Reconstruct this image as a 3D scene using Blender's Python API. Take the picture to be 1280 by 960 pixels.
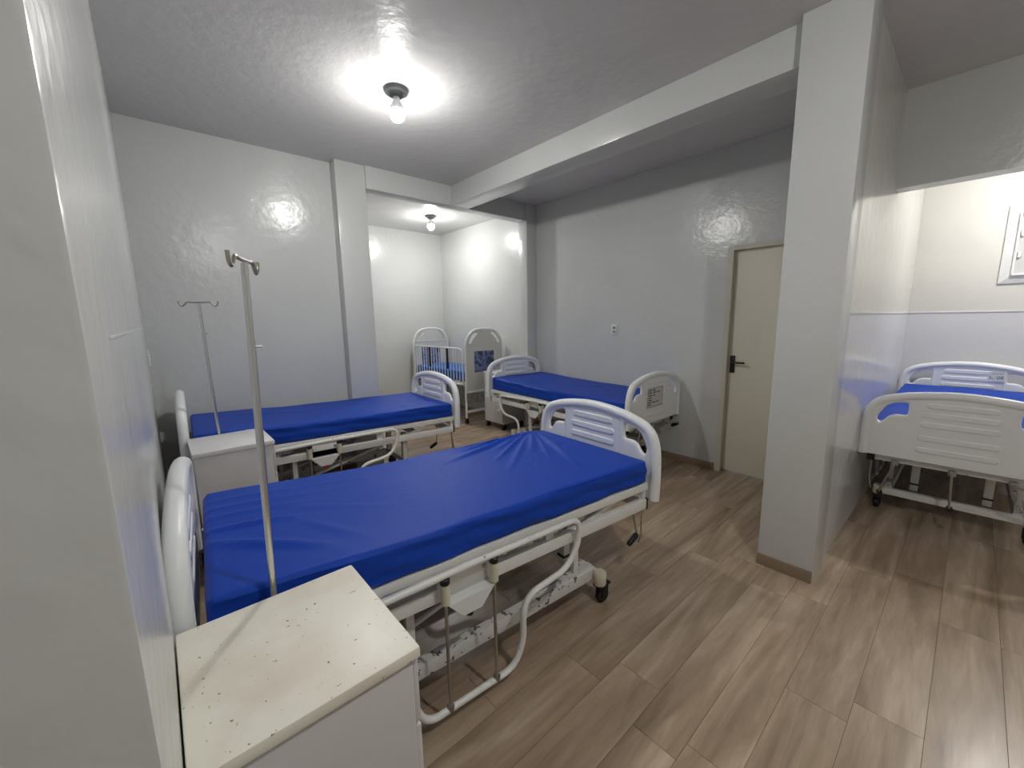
import bpy, bmesh, math, random
from mathutils import Vector, Matrix
random.seed(7)
for o in list(bpy.data.objects): bpy.data.objects.remove(o)
S = bpy.context.scene
COL = S.collection
PI = math.pi

# ------------------------------------------------------------------ camera
CAM_H = 1.48
PITCH, ROLL, YAW, FPX = 0.15699, -0.01618, 0.72072, 506.5
fw = Vector((math.sin(YAW)*math.cos(PITCH), math.cos(YAW)*math.cos(PITCH), -math.sin(PITCH)))
rt = Vector((math.cos(YAW), -math.sin(YAW), 0)); up = rt.cross(fw)
c_, s_ = math.cos(ROLL), math.sin(ROLL)
r2 = c_*rt + s_*up; u2 = -s_*rt + c_*up
cam_d = bpy.data.cameras.new('camera'); cam = bpy.data.objects.new('camera', cam_d); COL.objects.link(cam)
cam.matrix_world = Matrix(((r2.x, u2.x, -fw.x, 0), (r2.y, u2.y, -fw.y, 0), (r2.z, u2.z, -fw.z, CAM_H), (0, 0, 0, 1)))
cam_d.sensor_fit = 'HORIZONTAL'; cam_d.sensor_width = 36.0; cam_d.lens = 36.0*FPX/1280.0
cam_d.clip_start = 0.02
S.camera = cam

# ------------------------------------------------------------------ world, exposure
W = bpy.data.worlds.new('world'); S.world = W; W.use_nodes = True
W.node_tree.nodes['Background'].inputs[0].default_value = (0.75, 0.85, 1, 1)
W.node_tree.nodes['Background'].inputs[1].default_value = 0.3
S.view_settings.view_transform = 'Standard'; S.view_settings.look = 'None'
S.view_settings.gamma = 1.0; S.view_settings.use_curve_mapping = False
S.view_settings.exposure = 0.92

BULB_MAIN, BULB_ALCOVE, BULB_SIDE, BULB_NEAR = 475, 500, 670, 540   # bulb emission strengths

# ------------------------------------------------------------------ materials
def lin(h):
    h = h.lstrip('#'); r = []
    for i in (0, 2, 4):
        c = int(h[i:i+2], 16)/255
        r.append(c/12.92 if c <= .04045 else ((c+.055)/1.055)**2.4)
    return (r[0], r[1], r[2], 1)
class NT:
    def __init__(s, name):
        s.m = bpy.data.materials.new(name); s.m.use_nodes = True; s.t = s.m.node_tree
        s.b = s.t.nodes['Principled BSDF']
    def n(s, typ, **k):
        nd = s.t.nodes.new(typ)
        for a, v in k.items():
            if a.startswith('i_'):
                key = a[2:].replace('_', ' ')
                nd.inputs[int(key) if key.isdigit() else key].default_value = v
            else: setattr(nd, a, v)
        return nd
    def l(s, a, b): s.t.links.new(a, b)
    def set(s, **k):
        for a, v in k.items(): s.b.inputs[a.replace('_', ' ')].default_value = v
        return s
def simple(name, col, rough=.5, metal=0., bump=0., bscale=40., coat=0.):
    t = NT(name); t.set(Base_Color=lin(col) if isinstance(col, str) else col, Roughness=rough, Metallic=metal)
    if coat: t.b.inputs['Coat Weight'].default_value = coat; t.b.inputs['Coat Roughness'].default_value = .08
    if bump:
        tc = t.n('ShaderNodeTexCoord'); no = t.n('ShaderNodeTexNoise', i_Scale=bscale, i_Detail=3.0)
        bu = t.n('ShaderNodeBump', i_Strength=bump, i_Distance=.01)
        t.l(tc.outputs['Object'], no.inputs['Vector']); t.l(no.outputs[0], bu.inputs['Height']); t.l(bu.outputs[0], t.b.inputs['Normal'])
    return t.m
def paint(name, col, rough, coarse, fine, low=None, split=1.487):
    """glossy enamel wall paint with slow waviness and roller stipple"""
    t = NT(name); t.set(Roughness=rough)
    t.b.inputs['IOR'].default_value = 1.5
    ge = t.n('ShaderNodeNewGeometry')
    n1 = t.n('ShaderNodeTexNoise', i_Scale=2.2, i_Detail=2.0); n2 = t.n('ShaderNodeTexNoise', i_Scale=16., i_Detail=3.0)
    n3 = t.n('ShaderNodeTexNoise', i_Scale=1.1, i_Detail=4.0)
    for q in (n1, n2, n3): t.l(ge.outputs['Position'], q.inputs['Vector'])
    b1 = t.n('ShaderNodeBump', i_Strength=coarse, i_Distance=.05); b2 = t.n('ShaderNodeBump', i_Strength=fine, i_Distance=.01)
    t.l(n1.outputs[0], b1.inputs['Height']); t.l(n2.outputs[0], b2.inputs['Height'])
    t.l(b1.outputs[0], b2.inputs['Normal']); t.l(b2.outputs[0], t.b.inputs['Normal'])
    base = lin(col); mix = t.n('ShaderNodeMix', data_type='RGBA')
    mix.inputs[6].default_value = base; mix.inputs[7].default_value = tuple(v*.95 for v in base[:3])+(1,)
    rp = t.n('ShaderNodeMapRange'); rp.inputs[1].default_value = .4; rp.inputs[2].default_value = .65
    t.l(n3.outputs[0], rp.inputs[0]); t.l(rp.outputs[0], mix.inputs[0])
    out = mix.outputs[2]
    if low:
        sp = t.n('ShaderNodeSeparateXYZ'); t.l(ge.outputs['Position'], sp.inputs[0])
        gt = t.n('ShaderNodeMath', operation='LESS_THAN'); gt.inputs[1].default_value = split; t.l(sp.outputs[2], gt.inputs[0])
        m2 = t.n('ShaderNodeMix', data_type='RGBA'); m2.inputs[7].default_value = lin(low)
        t.l(gt.outputs[0], m2.inputs[0]); t.l(out, m2.inputs[6]); out = m2.outputs[2]
    t.l(out, t.b.inputs['Base Color'])
    return t.m
def enamel(name, col, chip=.62, dark='#5a4634', stain=None, rough=.3, scale=55., stretch=(1, 1, 1)):
    """painted steel, a few chips and rust specks"""
    t = NT(name); t.set(Roughness=rough)
    tc = t.n('ShaderNodeTexCoord'); mp = t.n('ShaderNodeMapping'); mp.inputs['Scale'].default_value = stretch
    t.l(tc.outputs['Object'], mp.inputs[0])
    n1 = t.n('ShaderNodeTexNoise', i_Scale=scale, i_Detail=3.0, i_Roughness=.6); n2 = t.n('ShaderNodeTexNoise', i_Scale=6., i_Detail=4.0)
    t.l(mp.outputs[0], n1.inputs[0]); t.l(tc.outputs['Object'], n2.inputs[0])
    r1 = t.n('ShaderNodeMapRange'); r1.inputs[1].default_value = chip; r1.inputs[2].default_value = chip+.03
    t.l(n1.outputs[0], r1.inputs[0])
    m0 = t.n('ShaderNodeMix', data_type='RGBA'); m0.inputs[6].default_value = lin(col); m0.inputs[7].default_value = lin(stain or col)
    r2_ = t.n('ShaderNodeMapRange'); r2_.inputs[1].default_value = .42; r2_.inputs[2].default_value = .68
    t.l(n2.outputs[0], r2_.inputs[0]); t.l(r2_.outputs[0], m0.inputs[0])
    m1 = t.n('ShaderNodeMix', data_type='RGBA'); m1.inputs[7].default_value = lin(dark)
    t.l(r1.outputs[0], m1.inputs[0]); t.l(m0.outputs[2], m1.inputs[6]); t.l(m1.outputs[2], t.b.inputs['Base Color'])
    return t.m
def plank_mat():
    t = NT('wood_look_tile'); t.set(Roughness=.27)
    ge = t.n('ShaderNodeNewGeometry'); oi = t.n('ShaderNodeObjectInfo')
    mp = t.n('ShaderNodeMapping'); mp.inputs['Scale'].default_value = (.7, 5.5, 1)
    off = t.n('ShaderNodeVectorMath', operation='SCALE'); off.inputs[0].default_value = (13, 7, 5)
    t.l(oi.outputs['Random'], off.inputs['Scale']); t.l(off.outputs[0], mp.inputs['Location'])
    t.l(ge.outputs['Position'], mp.inputs[0])
    n1 = t.n('ShaderNodeTexNoise', i_Scale=1.3, i_Detail=4.0, i_Roughness=.55, i_Distortion=.7)
    n2 = t.n('ShaderNodeTexNoise', i_Scale=5.0, i_Detail=5.0, i_Roughness=.65, i_Distortion=.4)
    t.l(mp.outputs[0], n1.inputs[0]); t.l(mp.outputs[0], n2.inputs[0])
    ad = t.n('ShaderNodeMath', operation='MULTIPLY_ADD'); ad.inputs[1].default_value = .38
    t.l(n2.outputs[0], ad.inputs[0]); t.l(n1.outputs[0], ad.inputs[2])
    rnd = t.n('ShaderNodeMath', operation='MULTIPLY_ADD'); rnd.inputs[1].default_value = .035; t.l(oi.outputs['Random'], rnd.inputs[0]); t.l(ad.outputs[0], rnd.inputs[2])
    cr = t.n('ShaderNodeValToRGB'); e = cr.color_ramp.elements
    e[0].position = .48; e[0].color = lin('#86735f'); e[1].position = .96; e[1].color = lin('#c6b39d')
    k = e.new(.70); k.color = lin('#a5907a')
    t.l(rnd.outputs[0], cr.inputs[0])
    # knots
    vo = t.n('ShaderNodeTexVoronoi', i_Scale=2.1); mp2 = t.n('ShaderNodeMapping'); mp2.inputs['Scale'].default_value = (1, 1.7, 1)
    t.l(ge.outputs['Position'], mp2.inputs[0]); t.l(mp2.outputs[0], vo.inputs['Vector'])
    kr = t.n('ShaderNodeMapRange'); kr.inputs[1].default_value = .012; kr.inputs[2].default_value = .04; kr.inputs[3].default_value = .55; kr.inputs[4].default_value = 0.
    t.l(vo.outputs['Distance'], kr.inputs[0])
    mx = t.n('ShaderNodeMix', data_type='RGBA'); mx.inputs[7].default_value = lin('#4a3b31')
    t.l(kr.outputs[0], mx.inputs[0]); t.l(cr.outputs[0], mx.inputs[6]); t.l(mx.outputs[2], t.b.inputs['Base Color'])
    bu = t.n('ShaderNodeBump', i_Strength=.10, i_Distance=.004); t.l(n2.outputs[0], bu.inputs['Height']); t.l(bu.outputs[0], t.b.inputs['Normal'])
    return t.m
def cloth(name, col):
    t = NT(name); t.set(Base_Color=lin(col), Roughness=.5); t.b.inputs['Specular IOR Level'].default_value = .15
    t.b.inputs['Sheen Weight'].default_value = .06; t.b.inputs['Sheen Roughness'].default_value = .4
    t.b.inputs['Sheen Tint'].default_value = (.55, .6, 1, 1)
    tc = t.n('ShaderNodeTexCoord'); n1 = t.n('ShaderNodeTexNoise', i_Scale=7., i_Detail=3.0, i_Distortion=1.2); n2 = t.n('ShaderNodeTexNoise', i_Scale=700., i_Detail=1.0)
    for q in (n1, n2): t.l(tc.outputs['Object'], q.inputs[0])
    b1 = t.n('ShaderNodeBump', i_Strength=.18, i_Distance=.02); b2 = t.n('ShaderNodeBump', i_Strength=.08, i_Distance=.002)
    t.l(n1.outputs[0], b1.inputs['Height']); t.l(n2.outputs[0], b2.inputs['Height']); t.l(b1.outputs[0], b2.inputs['Normal']); t.l(b2.outputs[0], t.b.inputs['Normal'])
    return t.m
def emit(name, col, strength):
    t = NT(name); t.set(Base_Color=(1, 1, 1, 1)); t.b.inputs['Emission Color'].default_value = col
    # LED globe: brightest at its lower dome, dimmer towards the collar
    ge = t.n('ShaderNodeNewGeometry'); sp = t.n('ShaderNodeSeparateXYZ'); t.l(ge.outputs['Normal'], sp.inputs[0])
    mr = t.n('ShaderNodeMapRange'); mr.inputs[1].default_value = 0.; mr.inputs[2].default_value = -.8
    mr.inputs[3].default_value = .20*strength; mr.inputs[4].default_value = strength
    t.l(sp.outputs[2], mr.inputs[0]); t.l(mr.outputs[0], t.b.inputs['Emission Strength'])
    return t.m
def print_mat():
    t = NT('colour_print'); t.set(Roughness=.35)
    tc = t.n('ShaderNodeTexCoord'); n1 = t.n('ShaderNodeTexNoise', i_Scale=7.5, i_Detail=2.0, i_Distortion=1.6)
    t.l(tc.outputs['Object'], n1.inputs[0]); cr = t.n('ShaderNodeValToRGB'); e = cr.color_ramp.elements
    e[0].position = .3; e[0].color = lin('#2c3a33'); e[1].position = .75; e[1].color = lin('#8fa8d8')
    for p, c in ((.42, '#2f4566'), (.5, '#5d6fa0'), (.57, '#8a86a8'), (.63, '#3d5f95')): k = e.new(p); k.color = lin(c)
    t.l(n1.outputs[0], cr.inputs[0]); t.l(cr.outputs[0], t.b.inputs['Base Color'])
    return t.m

M = dict(
    wall=paint('white_gloss_wall_paint', '#cfd1cf', .23, .10, .28),
    wall4=paint('two_tone_wall_paint', '#d8d6d0', .16, .10, .20, low='#d6d6d8'),
    ceil=paint('gloss_ceiling_paint', '#d4d3d2', .24, .10, .40),
    plank=plank_mat(), grout=simple('grout', '#75675a', .8),
    base=simple('wood_look_skirting', '#8f7c6a', .4, bump=.1, bscale=30),
    door=simple('beige_door', '#e6e1d0', .42), jamb=simple('beige_door_frame', '#cbc7b8', .45),
    black=simple('black_plastic', '#0c0c0d', .45), white=simple('white_plastic', '#e2e3e3', .3),
    board=simple('white_moulded_plastic', '#eef0f1', .33, bump=.03, bscale=160), rubber=simple('black_rubber', '#121214', .6),
    steel=enamel('white_painted_steel', '#e9e9e5', chip=.70, rough=.32),
    chipped=enamel('chipped_white_steel', '#dededb', chip=.585, dark='#6b5f54', rough=.4, scale=26),
    yellowed=simple('yellowed_plastic', '#d9d3bb', .45),
    chrome=simple('brushed_steel', '#d8d8d6', .22, 1.0), oldchrome=simple('tarnished_steel', '#b3aea6', .3, 1.0, bump=.1, bscale=80),
    grey=simple('grey_motor_plastic', '#8b8b8c', .5), red=simple('red_plastic', '#d8301c', .4),
    cab_top=enamel('worn_cream_enamel', '#f0ede0', chip=.685, dark='#6a4a38', stain='#e4dccc', rough=.4, scale=95),
    cab_top2=simple('white_laminate_top', '#e2e2e2', .28), cab=enamel('white_cabinet_paint', '#d4d2d2', chip=.73, rough=.42, scale=30),
    blue=cloth('royal_blue_sheet', '#1743ac'), ltblue=cloth('bright_blue_sheet', '#2a66b8'),
    darkring=simple('grey_ceramic_base', '#626566', .35), paper=simple('paper', '#cfcfcb', .6), ink=simple('ink', '#30302e', .7),
    crib=simple('crib_grey_panel', '#c6c6c3', .4), picture=print_mat(),
)

# ------------------------------------------------------------------ mesh helpers
class MB:
    def __init__(s): s.v = []; s.f = []
    def add(s, vs, fs):
        o = len(s.v); s.v += [tuple(v) for v in vs]; s.f += [tuple(i+o for i in f) for f in fs]; return s
    def box(s, x0, x1, y0, y1, z0, z1, bev=0.):
        if bev:
            bm = bmesh.new(); bmesh.ops.create_cube(bm, size=1)
            for v in bm.verts: v.co = Vector(((x0+x1)/2+v.co.x*(x1-x0), (y0+y1)/2+v.co.y*(y1-y0), (z0+z1)/2+v.co.z*(z1-z0)))
            bmesh.ops.bevel(bm, geom=bm.edges[:], offset=bev, segments=2, affect='EDGES', profile=.6)
            bm.verts.index_update()
            s.add([v.co[:] for v in bm.verts], [[v.index for v in f.verts] for f in bm.faces]); bm.free(); return s
        return s.add([(x0,y0,z0),(x1,y0,z0),(x1,y1,z0),(x0,y1,z0),(x0,y0,z1),(x1,y0,z1),(x1,y1,z1),(x0,y1,z1)],
                     [(0,3,2,1),(4,5,6,7),(0,1,5,4),(1,2,6,5),(2,3,7,6),(3,0,4,7)])
    def tube(s, pts, r, n=10, closed=False, rs=None):
        P = [Vector(p) for p in pts]; m = len(P); vs = []; fs = []
        T = []
        for i in range(m):
            a = P[(i-1) % m] if (closed or i > 0) else P[i]; b = P[(i+1) % m] if (closed or i < m-1) else P[i]
            T.append((b-a).normalized())
        t0 = T[0]; nrm = t0.orthogonal().normalized()
        for i in range(m):
            nrm = (nrm - T[i]*nrm.dot(T[i])).normalized(); bi = T[i].cross(nrm)
            rr = rs[i] if rs else r
            for k in range(n):
                a = 2*PI*k/n; vs.append(P[i]+rr*(math.cos(a)*nrm+math.sin(a)*bi))
        for i in range(m if closed else m-1):
            j = (i+1) % m
            for k in range(n): k2 = (k+1) % n; fs.append((i*n+k, i*n+k2, j*n+k2, j*n+k))
        if not closed: fs.append(tuple(range(n))[::-1]); fs.append(tuple((m-1)*n+k for k in range(n)))
        return s.add(vs, fs)
    def lathe(s, c, prof, n=20):
        """prof: list of (r, z) about a vertical axis through c"""
        vs = []; fs = []
        for r, z in prof:
            for k in range(n): a = 2*PI*k/n; vs.append((c[0]+r*math.cos(a), c[1]+r*math.sin(a), c[2]+z))
        m = len(prof)
        for i in range(m-1):
            for k in range(n): k2 = (k+1) % n; fs.append((i*n+k, i*n+k2, (i+1)*n+k2, (i+1)*n+k))
        fs.append(tuple(range(n))[::-1]); fs.append(tuple((m-1)*n+k for k in range(n)))
        return s.add(vs, fs)
    def prism(s, poly, axis, a0, a1):
        """poly in the two remaining axes, extruded along axis (0,1,2) from a0 to a1"""
        n = len(poly); vs = []
        for a in (a0, a1):
            for p, q in poly:
                v = [p, q]; v.insert(axis, a); vs.append(v)
        fs = [tuple(range(n)), tuple(range(2*n-1, n-1, -1))]+[(i, (i+1) % n, n+(i+1) % n, n+i) for i in range(n)]
        return s.add(vs, fs)
    def mesh(s, name, mat, smooth=True):
        me = bpy.data.meshes.new(name); me.from_pydata(s.v, [], s.f); me.update()
        bm = bmesh.new(); bm.from_mesh(me); bmesh.ops.recalc_face_normals(bm, faces=bm.faces); bm.to_mesh(me); bm.free()
        if smooth: me.shade_smooth(); me.set_sharp_from_angle(angle=math.radians(38))
        me.materials.append(mat); return me
    def xf(s, fn): s.v = [tuple(fn(Vector(v))) for v in s.v]; return s
    def obj(s, name, mat, parent=None, smooth=True): return link(name, s.mesh(name, M[mat] if isinstance(mat, str) else mat, smooth), parent)
def link(name, me, parent=None):
    o = bpy.data.objects.new(name, me); COL.objects.link(o)
    if parent: o.parent = parent
    return o
def empty(name, loc, rz=0):
    o = bpy.data.objects.new(name, None); COL.objects.link(o); o.location = loc; o.rotation_euler = (0, 0, rz); o.empty_display_size = .1; return o
def tag(o, label, cat, group=None):
    o['label'] = label; o['category'] = cat
    if group: o['group'] = group
    return o
def struct(o, label=None):
    o['kind'] = 'structure'
    if label: o['label'] = label
    return o
def copy_tree(o, parent=None):
    c = o.copy(); COL.objects.link(c); c.parent = parent
    for ch in list(o.children): copy_tree(ch, c)
    return c
def smooth_poly(pts, n=6, closed=True):
    """Catmull-Rom through the points"""
    P = [Vector((p[0], p[1], 0)) for p in pts]; m = len(P); out = []
    for i in range(m if closed else m-1):
        g = lambda j: P[j % m] if closed else P[max(0, min(m-1, j))]
        a, b, c, d = g(i-1), g(i), g(i+1), g(i+2)
        for k in range(n):
            t = k/n; q = .5*((2*b)+(c-a)*t+(2*a-5*b+4*c-d)*t*t+(3*b-a-3*c+d)*t**3); out.append((q.x, q.y))
    if not closed: out.append((P[-1].x, P[-1].y))
    return out
def plate_mesh(name, loops, half, bev):
    """filled 2D outline with holes, extruded with rounded edges: mesh in local (u, v, w)"""
    cu = bpy.data.curves.new(name, 'CURVE'); cu.dimensions = '2D'; cu.fill_mode = 'BOTH'
    cu.extrude = half-bev; cu.bevel_depth = bev; cu.bevel_resolution = 2; cu.offset = -bev
    for lp in loops:
        sp = cu.splines.new('POLY'); sp.points.add(len(lp)-1); sp.use_cyclic_u = True
        for i, p in enumerate(lp): sp.points[i].co = (p[0], p[1], 0, 1)
    o = bpy.data.objects.new(name, cu); COL.objects.link(o)
    me = bpy.data.meshes.new_from_object(o.evaluated_get(bpy.context.evaluated_depsgraph_get()))
    bpy.data.objects.remove(o); bpy.data.curves.remove(cu)
    vs = [tuple(v.co) for v in me.vertices]; fs = [tuple(p.vertices) for p in me.polygons]; bpy.data.meshes.remove(me)
    return vs, fs
def fillet(pts, r, n=6):
    """round the corners of a 3D polyline"""
    P = [Vector(p) for p in pts]; out = [P[0]]
    for i in range(1, len(P)-1):
        a, b, c = P[i-1], P[i], P[i+1]; ri = r[i-1] if isinstance(r, (list, tuple)) else r
        d1 = (a-b); d2 = (c-b); k = min(ri, d1.length*.49, d2.length*.49)
        p, q = b+d1.normalized()*k, b+d2.normalized()*k
        for j in range(n+1): t = j/n; out.append((1-t)**2*p+2*t*(1-t)*b+t*t*q)
    out.append(P[-1]); return out

# ------------------------------------------------------------------ room shell
H = 2.953; XL = -.043; XD = 3.97; YB = 4.147; YP = .47; XF = 5.80; YS = -2.3; XR = -2.2
def wall(name, boxes, mat='wall', bev=0., label=None):
    mb = MB()
    for b in boxes: mb.box(*b, bev)
    return struct(mb.obj(name, mat, smooth=bool(bev)), label)
wall('wall_left', [(XR, XL, .505, 6.5, 0, H)], bev=.006)
wall('wall_back', [(XL, 1.70, YB, 6.5, 0, H)])
wall('wall_alcove', [(1.70, XD+.15, 6.35, 6.5, 0, H)])
wall('wall_right', [(XD, XD+.15, 1.54, 6.35, 0, H), (XD, XD+.15, YP+.23, 1.54, 2.10, H)])
wall('wall_header', [(XD, XD+.15, YS, YP, 2.33, H)])
wall('wall_partition', [(2.83, XF, YP, YP+.23, 0, H)], 'wall4')
wall('wall_far', [(XF, XF+.15, YS, YP+.23, 0, H)], 'wall4')
wall('wall_front', [(XR, XF+.15, YS-.15, YS, 0, H)])
wall('wall_rear', [(XR-.15, XR, YS, .505, 0, H)])
wall('ceiling', [(XR-.15, XF+.15, YS-.15, 6.5, H, H+.12)], 'ceil')
wall('column_front', [(2.60, 2.83, .455, .73, 0, H)], bev=.004, label='free-standing white column at the end of the partition')
wall('pilaster_back', [(1.42, 1.70, 4.02, YB, 0, H)], bev=.004, label='white pilaster on the back wall beside the alcove opening')
wall('pilaster_right', [(3.79, XD, 3.98, 4.13, 0, H)], bev=.004, label='narrow white pilaster at the right side of the alcove opening')
wall('beam_main', [(2.66, 2.89, .73, 4.0, 2.745, H)], bev=.004, label='white ceiling beam from the column to the alcove')
wall('beam_back', [(1.70, XD, 4.0, YB, 2.745, H)], bev=.004, label='white ceiling beam over the alcove opening')
# floor: grout bed plus single planks
fl = struct(MB().box(XR-.15, XF+.15, YS-.15, 6.5, -.08, -.0035).obj('floor', 'grout', smooth=False), 'wood-look plank tile floor')
rows = [.157, .352, .515, .68, .87]
while rows[-1] < 6.4: rows.append(rows[-1]+.192)
while rows[0] > YS: rows.insert(0, rows[0]-.192)
fixed = {.87: 1.226, .68: 1.363, .515: 1.163, .352: 2.442, .157: 1.75}
pm = {}
def plank(x0, x1, y0, y1):
    g = .0008; k = (round(x1-x0, 3), round(y1-y0, 3))
    if k not in pm:
        a, b = (k[0]-2*g)/2, (k[1]-2*g)/2
        pm[k] = MB().box(-a, a, -b, b, -.009, 0).mesh('plank', M['plank'], smooth=False)
    o = link('plank', pm[k], fl); o.location = ((x0+x1)/2, (y0+y1)/2, 0)
for i in range(len(rows)-1):
    y0, y1 = rows[i], rows[i+1]; st = fixed.get(round(y0, 3), round(random.uniform(.2, 1.3), 2))
    yc = (y0+y1)/2
    lo = XR if yc < .505 else (XL if yc < YB else 1.70)
    hi = XF if yc < YP else XD+.15
    x = st
    while x > lo: x -= 1.2
    while x < hi:
        a, b = max(x, lo), min(x+1.2, hi)
        if b-a > .03: plank(a, b, y0, y1)
        x += 1.2
# skirting
def skirt(name, *b): return struct(MB().box(*b, .002).obj(name, 'base'))
skirt('baseboard_right', XD-.012, XD, 1.55, 3.98, 0, .07)
skirt('baseboard_column', 2.588, 2.60, .455, .73, 0, .068)
skirt('baseboard_back', XL, 1.42, YB-.012, YB, 0, .07)
skirt('baseboard_left', XL, XL+.012, .51, YB-.012, 0, .07)
# bead on the side room's walls
struct(MB().box(2.83, XF, YP-.006, YP, 1.481, 1.493, .002).obj('trim_1', 'white'), 'thin white bead along the partition wall')
struct(MB().box(XF-.006, XF, YS, YP-.006, 1.481, 1.493, .002).obj('trim_2', 'white'), 'thin white bead along the far wall of the side room')
struct(MB().box(XL, XL+.002, .75, 3.6, 1.463, 1.467).obj('trim_3', 'white'), 'thin white bead along the left wall')
# door
dr = struct(empty('door_1', (XD, 1.14, 0)), 'plain beige door with a black lever handle behind the column')
MB().box(.05, .09, -.40, .355, .012, 2.06, .002).obj('leaf', 'door', dr)
fr = MB(); fr.box(-.004, .15, .355, .40, 0, 2.10); fr.box(-.004, .15, -.44, -.40, 0, 2.10); fr.box(-.004, .15, -.40, .355, 2.06, 2.10)
fr.obj('frame', 'jamb', dr, smooth=False)
ha = MB().box(.042, .05, .30, .342, .96, 1.12, .003).obj('handle_plate', 'black', dr)
MB().tube(fillet([(.045, .321, 1.06), (.0, .321, 1.06), (.0, .205, 1.06)], .012), .009).obj('lever', 'black', ha)

# ------------------------------------------------------------------ ceiling bulbs
def bulb(x, y, strength, label, col=(1, .985, .95, 1)):
    e = tag(empty('ceiling_bulb', (x, y, H)), label, 'light bulb', 'bare bulbs on the ceilings')
    MB().lathe((0, 0, 0), [(.078, 0), (.078, -.010), (.071, -.022), (.050, -.027), (.044, -.040), (.028, -.046)], 28).obj('socket_base', 'darkring', e)
    MB().lathe((0, 0, 0), [(.020, -.044), (.021, -.06), (.027, -.078), (.039, -.098), (.045, -.114), (.0455, -.122)], 24).obj('bulb_housing', 'white', e)
    mb = MB().lathe((0, 0, 0), [(.045, -.122), (.047, -.138), (.045, -.156), (.039, -.172), (.028, -.184), (.014, -.191), (.003, -.193)], 24)
    o = mb.obj('bulb_globe', emit('lit_bulb_globe', col, strength), e)
    return e
bulb(1.356, 2.627, BULB_MAIN, 'bare lit bulb on the ceiling over the two left beds')
bulb(3.147, 5.27, BULB_ALCOVE, 'bare lit bulb on the alcove ceiling above the crib')
bulb(5.06, -.55, BULB_SIDE, 'bare lit bulb on the side room ceiling behind the header')
bulb(1.05, -.395, BULB_NEAR, 'bare lit bulb on the ceiling near the viewer')

# ------------------------------------------------------------------ hospital beds
BW, ZB, BH = .45, .50, .47        # board half width, bottom, height
TILT = .021; LB = 2.0             # slight head-up tilt of the lying frame, bed length
def tilt(v): return Vector((v.x+TILT*(v.z-.5), v.y, v.z+TILT*(1.98-v.x)))
half = [(.45, .0), (.455, .12), (.452, .25), (.437, .335), (.405, .385), (.355, .415), (.25, .445), (.12, .463)]
outline = [(-.44, 0), (.44, 0)]+smooth_poly([(u, v) for u, v in half[1:]]+[(0, .47)]+[(-u, v) for u, v in half[1:]][::-1], 5, False)
hole = smooth_poly([(.235, .398), (.30, .396), (.352, .368), (.388, .315), (.402, .275), (.394, .24), (.37, .228), (.345, .243), (.320, .276), (.29, .289), (.25, .290), (.229, .305), (.224, .35)], 4)
bv, bf = plate_mesh('board', [outline, hole, [(-a, b) for a, b in hole][::-1]], .014, .006)
def rrect(u, v, a, b, r, n=5):
    out = []
    for cx, cy, s in ((u+a-r, v+b-r, 0), (u-a+r, v+b-r, 1), (u-a+r, v-b+r, 2), (u+a-r, v-b+r, 3)):
        for k in range(n+1): t = PI/2*(s+k/n); out.append((cx+r*math.cos(t), cy+r*math.sin(t)))
    return out
def make_board(bed, name, x, out):
    """moulded end board at local x; out = +1 when its outer face looks along +X"""
    mb = MB().add([(x+w, u, ZB+v) for u, v, w in bv], bf)
    # thick rounded rim round the edge, lip round each hand hole
    rim = smooth_poly([(.445, .0), (.447, .12), (.443, .245), (.427, .325), (.397, .372), (.35, .402), (.245, .432), (.12, .45), (0, .457), (-.12, .45), (-.245, .432), (-.35, .402), (-.397, .372), (-.427, .325), (-.443, .245), (-.447, .12), (-.445, .0)], 4, False)
    mb.tube([(x, u, ZB+v) for u, v in rim], .0275, 12)
    for sg in (1, -1): mb.tube([(x, sg*u, ZB+v) for u, v in hole], .0145, 8, closed=True)
    b = mb.xf(tilt).obj(name, 'board', bed)
    for a, v in ((.155, .385), (.172, .322), (.172, .258), (.18, .165), (.18, .085)):
        rv, rf = plate_mesh('rib', [rrect(0, v, a, .018, .017)], .0195, .0055)
        MB().add([(x+w, u, ZB+q) for u, q, w in rv], rf).xf(tilt).obj('rib', 'board', b)
    # recessed-looking frame line around the centre panel
    MB().tube([(x+sd*.014, u, ZB+v) for sd in (-out,) for u, v in rrect(0, .23, .225, .205, .04)], .005, 6, closed=True).xf(tilt).obj('panel_bead', 'board', b)
    return b
def ridge(p, a, b, w):
    ax, ay = a; dx, dy = b[0]-ax, b[1]-ay; L = math.hypot(dx, dy)
    t = ((p[0]-ax)*dx+(p[1]-ay)*dy)/(L*L); d = ((p[0]-ax)*dy-(p[1]-ay)*dx)/L
    if t < -.2 or t > 1.2: return 0
    tt = max(0, min(1, t)); e = math.sin(PI*min(1, max(0, (t+.2)/1.4)))
    return math.exp(-(d/w)**2)*e
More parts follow.
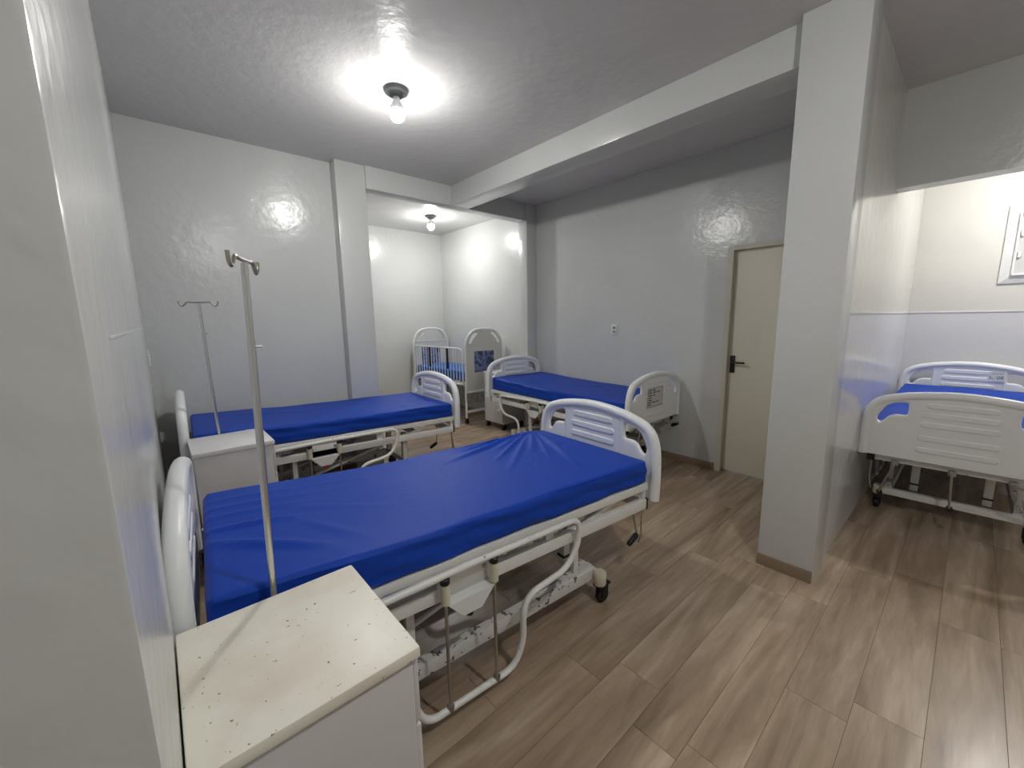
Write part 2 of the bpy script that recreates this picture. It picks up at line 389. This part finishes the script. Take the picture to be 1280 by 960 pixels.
def mattress_mesh(name, x0, x1, hw, z0, z1, mat, nx, ny, ridges, r=.018, sag=.0, headup=.0, seed=0, sidewave=.004):
    rnd = random.Random(seed); ph = [rnd.uniform(0, 6) for _ in range(8)]
    # cross loop of (y, z, kind) around a rounded rectangle, even on the top
    def prof(k):  # shrink k at the ends for rounded ends
        loop = []
        a = hw-k; zt = z1-k; zb = z0
        for i in range(ny+1): loop.append((-a+r+(2*a-2*r)*i/ny, zt))
        for i in range(1, 5): t = PI/2*(1-i/4); loop.append((a-r+r*math.cos(t), zt-r+r*math.sin(t)))
        for i in range(1, 7): loop.append((a, zt-r+(zb+.012-zt+r)*i/6))
        loop.append((a-.03, zb)); loop.append((-a+.03, zb))
        for i in range(6, 0, -1): loop.append((-a, zt-r+(zb+.012-zt+r)*i/6))
        for i in range(4, 0, -1): t = PI/2*(1-i/4); loop.append((-a+r-r*math.cos(t), zt-r+r*math.sin(t)))
        return loop
    sts = [(x0, r), (x0+.004, r*.55), (x0+.012, r*.22), (x0+r, 0)]
    sts += [(x0+r+(x1-x0-2*r)*i/nx, 0) for i in range(1, nx)]
    sts += [(x1-r, 0), (x1-.012, r*.22), (x1-.004, r*.55), (x1, r)]
    vs = []; n = 0
    for x, k in sts:
        lp = prof(k); n = len(lp)
        for y, z in lp:
            top = max(0, min(1, (z-z0)/(z1-z0))); edge = 1-max(0, abs(y)/hw)**6
            dz = 0
            if top > .75:
                for a, b, w, hh in ridges: dz += hh*ridge((x, y), a, b, w)
                dz += .0025*math.sin(5*x+ph[0])*math.sin(7*y+ph[1])+.0015*math.sin(13*x+4*y+ph[2])
                dz -= sag*edge*math.sin(PI*(x-x0)/(x1-x0))
                u = max(0, (.75-(x-x0)))/.75; dz += headup*u*u*(3-2*u)
            elif headup and top > 0:
                u = max(0, (.75-(x-x0)))/.75; dz += headup*u*u*(3-2*u)*top
            dy = 0
            if abs(y) > hw-r-.01 and top < .95:
                dy = math.copysign(1, y)*sidewave*(math.sin(9*x+ph[3]+3*top)+.6*math.sin(23*x+ph[4]+9*top)+.8*math.sin(3*x+14*top))
            vs.append((x, y+dy, z+dz*top))
    m = len(sts); fs = []
    for i in range(m-1):
        for k in range(n): k2 = (k+1) % n; fs.append((i*n+k, i*n+k2, (i+1)*n+k2, (i+1)*n+k))
    fs.append(tuple(range(n))[::-1]); fs.append(tuple((m-1)*n+k for k in range(n)))
    mb = MB().add(vs, fs)
    return mb
def make_bed(label, loc, rz, ridges, knob='red', first=None, seed=0, dense=(70, 24)):
    bed = tag(empty('hospital_bed', loc, rz), label, 'bed', 'hospital beds with blue sheets')
    mattress_mesh('mattress', .045, 1.945, .42, .598, .722, 'blue', dense[0], dense[1], ridges, headup=.02, seed=seed).xf(tilt).obj('mattress', 'blue', bed)
    if first:
        for ch in first.children:
            if ch.name.split('.')[0] == 'mattress': continue
            c = copy_tree(ch, bed)
        if knob != 'black':
            for ch in bed.children:
                for g in ch.children:
                    if g.name.startswith('release_knob'):
                        me = g.data.copy(); me.materials.clear(); me.materials.append(M[knob]); g.data = me
        return bed
    make_board(bed, 'headboard', .0, -1); make_board(bed, 'footboard', LB-.02, 1)
    # lying frame: two rails, cross slats and sheet under the mattress
    up_ = MB()
    for s in (-1, 1): up_.box(.03, 1.955, s*.405-.015, s*.405+.015, .556, .597, .003)
    for x in (.06, .5, .9, 1.3, 1.6, 1.925): up_.box(x-.02, x+.02, -.39, .39, .562, .594)
    up_.xf(tilt).obj('lying_frame', 'steel', bed)
    lo = MB()
    for s in (-1, 1): lo.box(.03, 1.955, s*.40-.018, s*.40+.018, .448, .502, .003)
    for x in (.06, .42, 1.0, 1.62, 1.93): lo.box(x-.018, x+.018, -.385, .385, .455, .495)
    for s in (-1, 1):
        for x in (.05, 1.935): lo.box(x-.01, x+.01, s*.40-.014, s*.40+.014, .50, .557)
        for x in (.50, 1.25): lo.box(x-.022, x+.022, s*.392-.012, s*.392+.012, .45, .557)
    lf = lo.xf(tilt).obj('lower_frame', 'steel', bed)
    for s in (-1, 1):
        for x in (.028, 1.957): MB().box(x-.006, x+.006, s*.40-.021, s*.40+.021, .445, .505, .002).xf(tilt).obj('end_cap', 'black', lf)
        MB().tube([(1.40, s*.375, .475), (1.92, s*.375, .565)], .011, 8).xf(tilt).obj('lift_link', 'steel', lf)
        MB().tube([(1.392, s*.375-.02, .477), (1.392, s*.375+.02, .477)], .017, 10).xf(tilt).obj('link_pivot', 'oldchrome', lf)
    MB().box(.49, .59, -.440, -.418, .525, .565, .006).xf(tilt).obj('lift_motor', 'grey', lf)
    # base
    for x in (.38, 1.64): MB().box(x-.022, x+.022, -.34, .34, .118, .165, .003).obj('cross_beam', 'steel', bed)
    for s in (-1, 1): MB().box(.40, 1.62, s*.315-.022, s*.315+.022, .125, .185, .003).box(1.40, 1.62, s*.31-.016, s*.31+.016, .18, .205).obj('base_beam', 'chipped', bed)
    for x in (.48, 1.56):
        for s in (-1, 1):
            p = MB().box(x-.022, x+.022, s*.18-.022, s*.18+.022, .165, .47, .003).obj('post', 'steel', bed)
            MB().box(x-.026, x+.026, s*.18-.026, s*.18+.026, .21, .222).obj('collar', 'black', p)
    for s in (-1, 1):
        for x in (.62, 1.50): MB().box(x-.016, x+.016, s*.315-.012, s*.315+.012, .18, .455, .002).obj('strut', 'steel', bed)
        MB().tube([(.50, s*.18, .19), (1.50, s*.18, .43)], .012, 8).obj('scissor_arm', 'steel', bed)
    for x in (.38, 1.64):
        for s in (-1, 1):
            cs = MB().lathe((x, s*.365, 0), [(.012, .178), (.028, .176), (.033, .168), (.033, .112), (.030, .105)], 18).obj('caster', 'yellowed', bed)
            ox = -.02 if x < 1 else .018
            fk = MB().box(x-.022+ox, x+.022+ox, s*.365-.024, s*.365-.019, .035, .108).box(x-.022+ox, x+.022+ox, s*.365+.019, s*.365+.024, .035, .108).box(x-.024, x+.024, s*.365-.024, s*.365+.024, .094, .108)
            fk.obj('fork', 'black', cs, smooth=False)
            MB().tube([(x+ox, s*.365-.017, .039), (x+ox, s*.365-.012, .039), (x+ox, s*.365+.012, .039), (x+ox, s*.365+.017, .039)], .039, 20, rs=[.033, .039, .039, .033]).obj('wheel', 'rubber', cs)
            MB().box(x+ox+.02, x+ox+.055, s*.365-.015, s*.365+.015, .085, .096, .002).obj('brake_pedal', 'black', cs)
    # cranks under the footboard
    for k, (y, ang) in enumerate(((.25, 1.35), (.0, .05), (-.27, -.28))):
        cr = MB().tube([(1.62, y, .47), (1.99, y, .455)], .011, 10).xf(lambda v: v)
        cr.lathe((1.975, y, .44), [(.018, 0), (.021, .008), (.021, .026), (.018, .034)], 14)
        q = (1.99+.01, y+math.sin(ang)*.22, .455-math.cos(ang)*.22)
        cr.tube(fillet([(1.99, y, .455), (2.005, y, .455), q], .01), .0065, 8)
        c = cr.obj('crank', 'oldchrome', bed)
        q = Vector(q); d = (q-Vector((2.005, y, .455))).normalized(); sd = Vector((-.85, .05, -.5)).normalized()
        MB().tube([q, q+sd*.012, q+sd*.07, q+sd*.085], .016, 10, rs=[.012, .017, .016, .012]).obj('handle', 'black', c)
    for s in (-1, 1):
        sk_ = MB()
        for z in (.47, .53): sk_.tube([(.19+.0135*math.cos(q*PI/8), s*.452+.0135*math.sin(q*PI/8), z) for q in range(16)], .004, 6, closed=True).box(.18, .20, min(s*.41, s*.438), max(s*.41, s*.438), z-.006, z+.006)
        sk_.box(.176, .204, min(s*.41, s*.466), max(s*.41, s*.466), .392, .400).box(.18, .20, s*.415-.004, s*.415+.004, .395, .535)
        sk_.obj('pole_socket', 'steel', bed)
    MB().tube(fillet([(1.94, -.395, .45), (1.945, -.395, .30), (1.945, -.38, .235)], .02), .004, 6).obj('stay_rod', 'oldchrome', bed)
    # fold-down side rails
    for s in (-1, 1):
        Y = s*.452; cx = .81
        hp = [(.20, .052), (.245, .09), (.25, .20), (.255, .33), (.30, .352), (.46, .375), (.555, .43), (.57, .53), (.52, .585)]
        pts = fillet([(cx-.20, Y, .055), (cx+.195, Y, .055), (cx+.245, Y, .15), (cx+.245, Y, .345), (cx+.50, Y, .375), (cx+.575, Y, .475), (cx+.575, Y, .592), (cx, Y, .600)], [.06, .09, .09, .10, .10, .07, .01], 7)
        lft = [Vector((2*cx-p.x, p.y, p.z+TILT*1.2*(p.x-cx)*0)) for p in pts][::-1]
        ring = pts[1:]+lft[1:-1]
        rail = MB().tube(ring, .0135, 10, closed=True).obj('side_rail', 'steel', bed)
        for x in (cx-.105, cx+.105):
            MB().tube([(x, Y, .058), (x, Y, .585)], .0065, 8).obj('chrome_rod', 'oldchrome', rail)
            MB().lathe((x, Y, .485), [(.012, 0), (.0165, .003), (.0165, .077), (.012, .08)], 14).obj('sleeve', 'yellowed', rail)
            MB().lathe((x, Y, .567), [(.018, 0), (.018, .018), (.015, .021)], 12).obj('collar', 'black', rail)
            MB().tube([(x, Y, .053), (x, Y, .068)], .0155, 10).obj('foot_clamp', 'oldchrome', rail)
        pl = MB().box(cx-.10, cx+.10, Y-s*.038-.004, Y-s*.038+.004, .478, .572, .002)
        for x in (cx-.105, cx+.105): pl.box(x-.012, x+.012, min(Y, Y-s*.045), max(Y, Y-s*.045), .495, .56)
        pl.obj('mount_plate', 'steel', rail)
        for x in (cx-.08, cx+.08): MB().tube([(x, Y-s*.036, .545), (x, Y-s*.028, .545)], .008, 10).obj('bolt', 'oldchrome', rail)
        MB().add([(x, Y+s*e, z) for e in (-.042, .012) for x, z in ((cx-.10, .482), (cx+.10, .482), (cx+.04, .415), (cx-.04, .415))],
                 [(0, 1, 2, 3), (7, 6, 5, 4), (0, 4, 5, 1), (1, 5, 6, 2), (2, 6, 7, 3), (3, 7, 4, 0)]).obj('release_panel', 'white', rail)
        MB().lathe((cx, Y-s*.015, .385), [(.010, 0), (.014, .004), (.014, .024), (.009, .03)], 12).obj('release_knob', M['black'], rail)
    return bed

R1 = []
# folds fanning out from the far foot corner and gathers at the head of the nearest bed
for k in range(9):
    a = math.radians(188+k*8.5); L = .50+.16*math.sin(k*2.1)
    R1.append(((1.72+.02*k, .40), (1.72+.02*k+L*math.cos(a), .40+L*math.sin(a)), .011+.005*(k % 3), .011+.005*(k % 2)))
R1 += [((1.30, .37), (1.55, .39), .012, .008), ((1.45, .33), (1.85, .385), .010, .007), ((1.15, .38), (1.62, .36), .012, .007),
       ((.08, -.08), (.36, -.30), .022, .016), ((.07, .03), (.36, -.03), .016, .013), ((.07, .14), (.42, .10), .014, .007), ((.07, .22), (.50, .18), .014, .007),
       ((.07, .30), (.55, .27), .013, .006), ((.32, -.05), (.48, -.30), .02, .006), ((.30, .1), (.62, -.1), .02, .004)]
bed1 = make_bed('hospital bed with bare blue mattress nearest the viewer, beside the rust-specked cabinet', (.0, 1.64, 0), math.radians(-4.0), R1, 'black', None, 1, (170, 80))
R2 = [((1.2, -.35), (1.7, .1), .04, .006), ((1.3, -.38), (1.7, -.2), .02, .008), ((1.55, -.3), (1.62, .0), .02, .005), ((.3, .2), (.9, .1), .05, .005)]
bed2 = make_bed('hospital bed with blue mattress standing along the back wall', (.085, 3.63, 0), math.radians(-2.0), R2, 'red', bed1, 2)
R3 = [((1.0, .3), (1.5, .0), .03, .009), ((.8, -.1), (1.3, .2), .03, .006), ((1.2, .35), (1.8, .25), .02, .006)]
bed3 = make_bed('hospital bed with a printed sheet on its footboard, along the door wall', (3.49, 3.92, 0), math.radians(-90.0), R3, 'red', bed1, 3)
R4 = [((.8, -.2), (1.4, .2), .04, .005)]
bed4 = make_bed('hospital bed in the bright side room behind the column', (5.73, .0, 0), math.radians(180.0), R4, 'black', bed1, 4)
# printed sheet on bed 3's footboard (outer face)
def boardchild(bed, nm): return [c for c in bed.children if c.name.startswith(nm)][0]
fb3 = boardchild(bed3, 'footboard')
sh = MB().box(2.0015, 2.003, -.16, .10, .66, .84).xf(tilt).obj('patient_sheet', 'paper', fb3, smooth=False)
ik = MB()
for u0, u1, v0, v1 in ((-.16, .10, .837, .841), (-.16, .10, .659, .663), (-.161, -.157, .66, .84), (.097, .101, .66, .84)): ik.box(2.003, 2.0035, u0, u1, v0, v1)
rw = random.Random(5)
for k, v in enumerate((.818, .795, .770, .748, .725, .703, .682)):
    u = -.145
    for q in range((2, 3, 2, 1, 1, 3, 1)[k]):
        w = rw.uniform(.03, .055); ik.box(2.003, 2.0035, u, u+w, v-.005, v+.005); u += w+.02
ik.xf(tilt).obj('print', 'ink', sh, smooth=False)
# sticker on bed 4's headboard (inner face)
hb4 = boardchild(bed4, 'headboard')
st = MB().box(.0215, .0225, .125, .225, .815, .90).xf(tilt).obj('sticker', 'white', hb4, smooth=False)
def text_mesh(txt, size):
    cu = bpy.data.curves.new('t', 'FONT'); cu.body = txt; cu.size = size; cu.align_x = 'CENTER'
    o = bpy.data.objects.new('t', cu); COL.objects.link(o)
    me = bpy.data.meshes.new_from_object(o.evaluated_get(bpy.context.evaluated_depsgraph_get()))
    vs = [tuple(v.co) for v in me.vertices]; fs = [tuple(p.vertices) for p in me.polygons]
    bpy.data.objects.remove(o); bpy.data.curves.remove(cu); bpy.data.meshes.remove(me); return vs, fs
tv, tf = text_mesh('L. 08', .042)
MB().add([(.0228, .175+u, .835+v) for u, v, w in tv], tf).xf(tilt).obj('sticker_number', 'ink', st, smooth=False)
MB().box(.0225, .0228, .14, .21, .882, .887).xf(tilt).obj('sticker_line', 'grey', st, smooth=False)

# ------------------------------------------------------------------ bedside cabinets
def cabinet(label, loc, rz, top, wear):
    e = tag(empty('bedside_cabinet', loc, rz), label, 'cabinet', 'bedside cabinets')   # front looks along +X
    MB().box(-.195, .185, -.195, .195, .085, .755, .004).obj('body', 'cab', e)
    MB().box(-.20, .20, -.205, .205, .755, .782, .006).obj('top', top, e)
    dw = MB().box(.186, .199, -.19, .19, .585, .745, .003).obj('drawer', 'cab', e)
    MB().box(.199, .212, -.045, .045, .655, .675, .003).obj('handle', 'black', dw)
    do = MB().box(.186, .199, -.19, .19, .095, .575, .003).obj('door', 'cab', e)
    MB().box(.199, .206, -.162, -.142, .44, .50, .003).obj('handle', 'black', do)
    for sx in (-1, 1):
        for sy in (-1, 1):
            c = MB().box(sx*.16-.02, sx*.16+.02, sy*.165-.018, sy*.165+.018, .055, .086).obj('caster', 'black', e, smooth=False)
            MB().tube([(sx*.16, sy*.165-.013, .031), (sx*.16, sy*.165+.013, .031)], .031, 16).obj('wheel', 'rubber', c)
    return e
cabinet('worn cream bedside cabinet with rust specks on its top, nearest the viewer', (.16, .93, 0), 0, 'cab_top', 1)
cabinet('plain white bedside cabinet between the two left beds', (.285, 2.95, 0), math.radians(0), 'cab_top2', 0)
cabinet('white bedside cabinet with black casters behind the headboard in the alcove', (3.59, 4.255, 0), math.radians(180), 'cab_top2', 0)

# ------------------------------------------------------------------ drip stands
def drip_pole(label, bed, hook_angle, top, lean):
    """steel drip pole standing in a socket on the near side of the bed's head end"""
    w = bed.matrix_basis @ Vector((.19, -.452, 0))
    e = tag(empty('drip_pole', (w.x, w.y, 0)), label, 'drip pole', 'steel drip poles on the beds')
    L = lambda v: Vector((v.x+lean*(v.z-.42)/1.2, v.y, v.z))
    MB().tube([(0, 0, .40), (0, 0, 1.44)], .0090, 14).xf(L).obj('lower_tube', 'chrome', e)
    MB().tube([(0, 0, 1.44), (0, 0, top)], .0078, 14).xf(L).obj('upper_tube', 'chrome', e)
    MB().tube([(0.0, 0, 1.425), (.022, 0, 1.425)], .003, 8).xf(L).obj('clamp_screw', 'chrome', e)
    ca, sa = math.cos(hook_angle), math.sin(hook_angle); w = .086
    pr = [(-w-.012, .02), (-w-.008, .0), (-w+.004, -.010), (-w+.016, .0), (-w+.03, .014), (-.03, .012), (.03, .012), (w-.03, .014), (w-.016, .0), (w-.004, -.010), (w+.008, .0), (w+.012, .02)]
    MB().tube([(u*ca, u*sa, top-.006+v) for u, v in smooth_poly(pr, 4, False)], .0048, 8).xf(L).obj('hook_bar', 'oldchrome', e)
    return e
drip_pole('nearer steel drip pole, rising between the rust-specked cabinet and the nearest bed', bed1, math.radians(64), 1.625, .027)
drip_pole('farther steel drip pole, rising behind the plain white cabinet', bed2, math.radians(-10), 1.61, -.022)

# ------------------------------------------------------------------ crib in the alcove
cb = tag(empty('hospital_crib', (3.585, 4.68, 0), math.radians(0)), 'white hospital crib with barred sides and a blue mattress in the alcove', 'crib')
CW, CL = .335, 1.50
def crib_end(y, s):
    ol = [(-CW+.02, .46), (CW-.02, .46)]+smooth_poly([(CW-.005, .60), (CW-.005, 1.08), (CW-.03, 1.20), (CW-.10, 1.30), (CW-.20, 1.345), (0, 1.355), (-CW+.20, 1.345), (-CW+.10, 1.30), (-CW+.03, 1.20), (-CW+.005, 1.08), (-CW+.005, .60)], 4, False)
    sl = smooth_poly([(.272, 1.165), (.266, 1.205), (.240, 1.255), (.195, 1.295), (.135, 1.318), (.125, 1.285), (.165, 1.262), (.20, 1.228), (.224, 1.19), (.232, 1.165)], 3)
    v, f = plate_mesh('end', [ol, sl, [(-a, b) for a, b in sl][::-1]], .011, .004)
    p = MB().add([(a, y+w, b) for a, b, w in v], f).obj('end_panel', 'crib', cb)
    MB().tube([(a, y, b) for a, b in smooth_poly([(CW, .46), (CW, .8), (CW, 1.08), (CW-.025, 1.205), (CW-.10, 1.305), (CW-.20, 1.35), (0, 1.36), (-CW+.20, 1.35), (-CW+.10, 1.305), (-CW+.025, 1.205), (-CW, 1.08), (-CW, .8), (-CW, .46)], 4, False)], .017, 10).obj('rim', 'white', p)
    MB().box(-CW+.02, CW-.02, y-.016, y+.016, 1.135, 1.155, .004).obj('cross_bead', 'crib', p)
    MB().box(-CW+.02, CW-.02, y-.016, y+.016, .46, .49, .004).obj('lower_bead', 'white', p)
    MB().box(-.19, .165, y+s*.0115-.0015, y+s*.0115+.0015, .745, 1.045).obj('picture', 'picture', p, smooth=False)
    return p
crib_end(0, -1); crib_end(CL, -1)
def crib_rail(x, top, low, nm):
    r = MB().tube(fillet([(x, .06, low), (x, .06, top), (x, CL-.05, top), (x, CL-.05, low), (x, .06, low)], .08), .011, 8).obj('side_rail', 'white', cb)
    me = None
    for k in range(17):
        y = .06+(CL-.11)*(k+1)/18
        if me is None: me = MB().tube([(0, 0, low+.005), (0, 0, top-.005)], .0065, 8).mesh('bar', M['white'])
        o = link('bar', me, r); o.location = (x, y, 0)
    for y in (.45, .95): MB().box(x-.012, x+.012, y-.016, y+.016, (low+top)/2-.06, top-.01, .003).obj('latch_slide', 'black', r)
    return r
crib_rail(-CW-.012, 1.09, .58, 'a'); crib_rail(CW+.012, .62, .14, 'b')
mattress_mesh('mattress', .03, CL-.03, CW-.03, .62, .76, 'ltblue', 40, 14, []).xf(lambda v: Vector((v.y, v.x, v.z))).obj('mattress', 'ltblue', cb)
cf = MB()
for s in (-1, 1): cf.box(s*.30-.018, s*.30+.018, .0, CL, .555, .61, .003)
for y in (.02, CL/2, CL-.02): cf.box(-.30, .30, y-.018, y+.018, .565, .60)
cf.obj('lying_frame', 'steel', cb)
for s in (-1, 1):
    for y in (.05, CL-.05):
        MB().tube([(s*.31, y, .08), (s*.31, y, .56)], .016, 10).obj('leg', 'steel', cb)
        c = MB().box(s*.31-.02, s*.31+.02, y-.018, y+.018, .06, .085).obj('caster', 'black', cb, smooth=False)
        MB().tube([(s*.31-.012, y, .032), (s*.31+.012, y, .032)], .032, 16).obj('wheel', 'rubber', c)
MB().box(-.31, .31, .03, .06, .16, .195, .003).obj('base_bar', 'steel', cb)
MB().box(-.31, .31, CL-.06, CL-.03, .16, .195, .003).obj('base_bar', 'steel', cb)
ck = MB().tube(fillet([(-.10, .3, .42), (-.10, -.03, .42), (-.02, -.04, .33)], .015), .007, 8).obj('crank', 'oldchrome', cb)
MB().tube([(-.02, -.04, .33), (.04, -.06, .30)], .014, 10).obj('handle', 'black', ck)

# ------------------------------------------------------------------ wall fittings
sk = tag(empty('wall_socket', (XD, 2.73, 1.351)), 'small white wall socket above the bed by the door', 'socket')
MB().box(-.010, 0, -.037, .037, -.058, .058, .004).obj('cover_plate', 'white', sk)
for z in (-.022, .022): MB().box(-.0125, -.009, -.018, .018, z-.014, z+.014, .003).obj('outlet', 'grey', sk)
sw = tag(empty('light_switch', (XL, 3.95, 1.25)), 'small white switch plate on the left wall', 'switch')
MB().box(0, .010, -.04, .04, -.058, .058, .004).obj('cover_plate', 'white', sw)
MB().box(.009, .014, -.018, .018, -.024, .024, .003).obj('rocker', 'white', sw)
# framed hatch on the side room's far wall
hp_ = tag(empty('framed_hatch', (XF, -.42, 2.065)), 'white framed wall hatch above the side room bed', 'wall hatch')
f1 = MB(); a, b = .33, .335; w = .075
for (p, q, r_, s2) in (((-a, -b), (a, -b), (a-w, -b+w), (-a+w, -b+w)), ((a, -b), (a, b), (a-w, b-w), (a-w, -b+w)), ((a, b), (-a, b), (-a+w, b-w), (a-w, b-w)), ((-a, b), (-a, -b), (-a+w, -b+w), (-a+w, b-w))):
    f1.add([(-.012, *p), (-.012, *q), (-.034, *r_), (-.034, *s2), (0, *p), (0, *q), (0, *r_), (0, *s2)], [(0, 1, 2, 3), (4, 7, 6, 5), (0, 4, 5, 1), (1, 5, 6, 2), (2, 6, 7, 3), (3, 7, 4, 0)])
f1.obj('frame', 'white', hp_, smooth=False)
MB().tube([(-.036, u, v) for u, v in rrect(0, 0, a-w+.004, b-w+.004, .01)], .009, 6, closed=True).obj('inner_bead', 'white', hp_)
MB().box(-.012, -.001, -a+w, a-w, -b+w, b-w).obj('panel', 'crib', hp_, smooth=False)
for s in (-1, 1): MB().box(-.03, -.011, a-w-.03, a-w-.012, s*.09-.025, s*.09+.025, .003).obj('hinge', 'white', hp_)
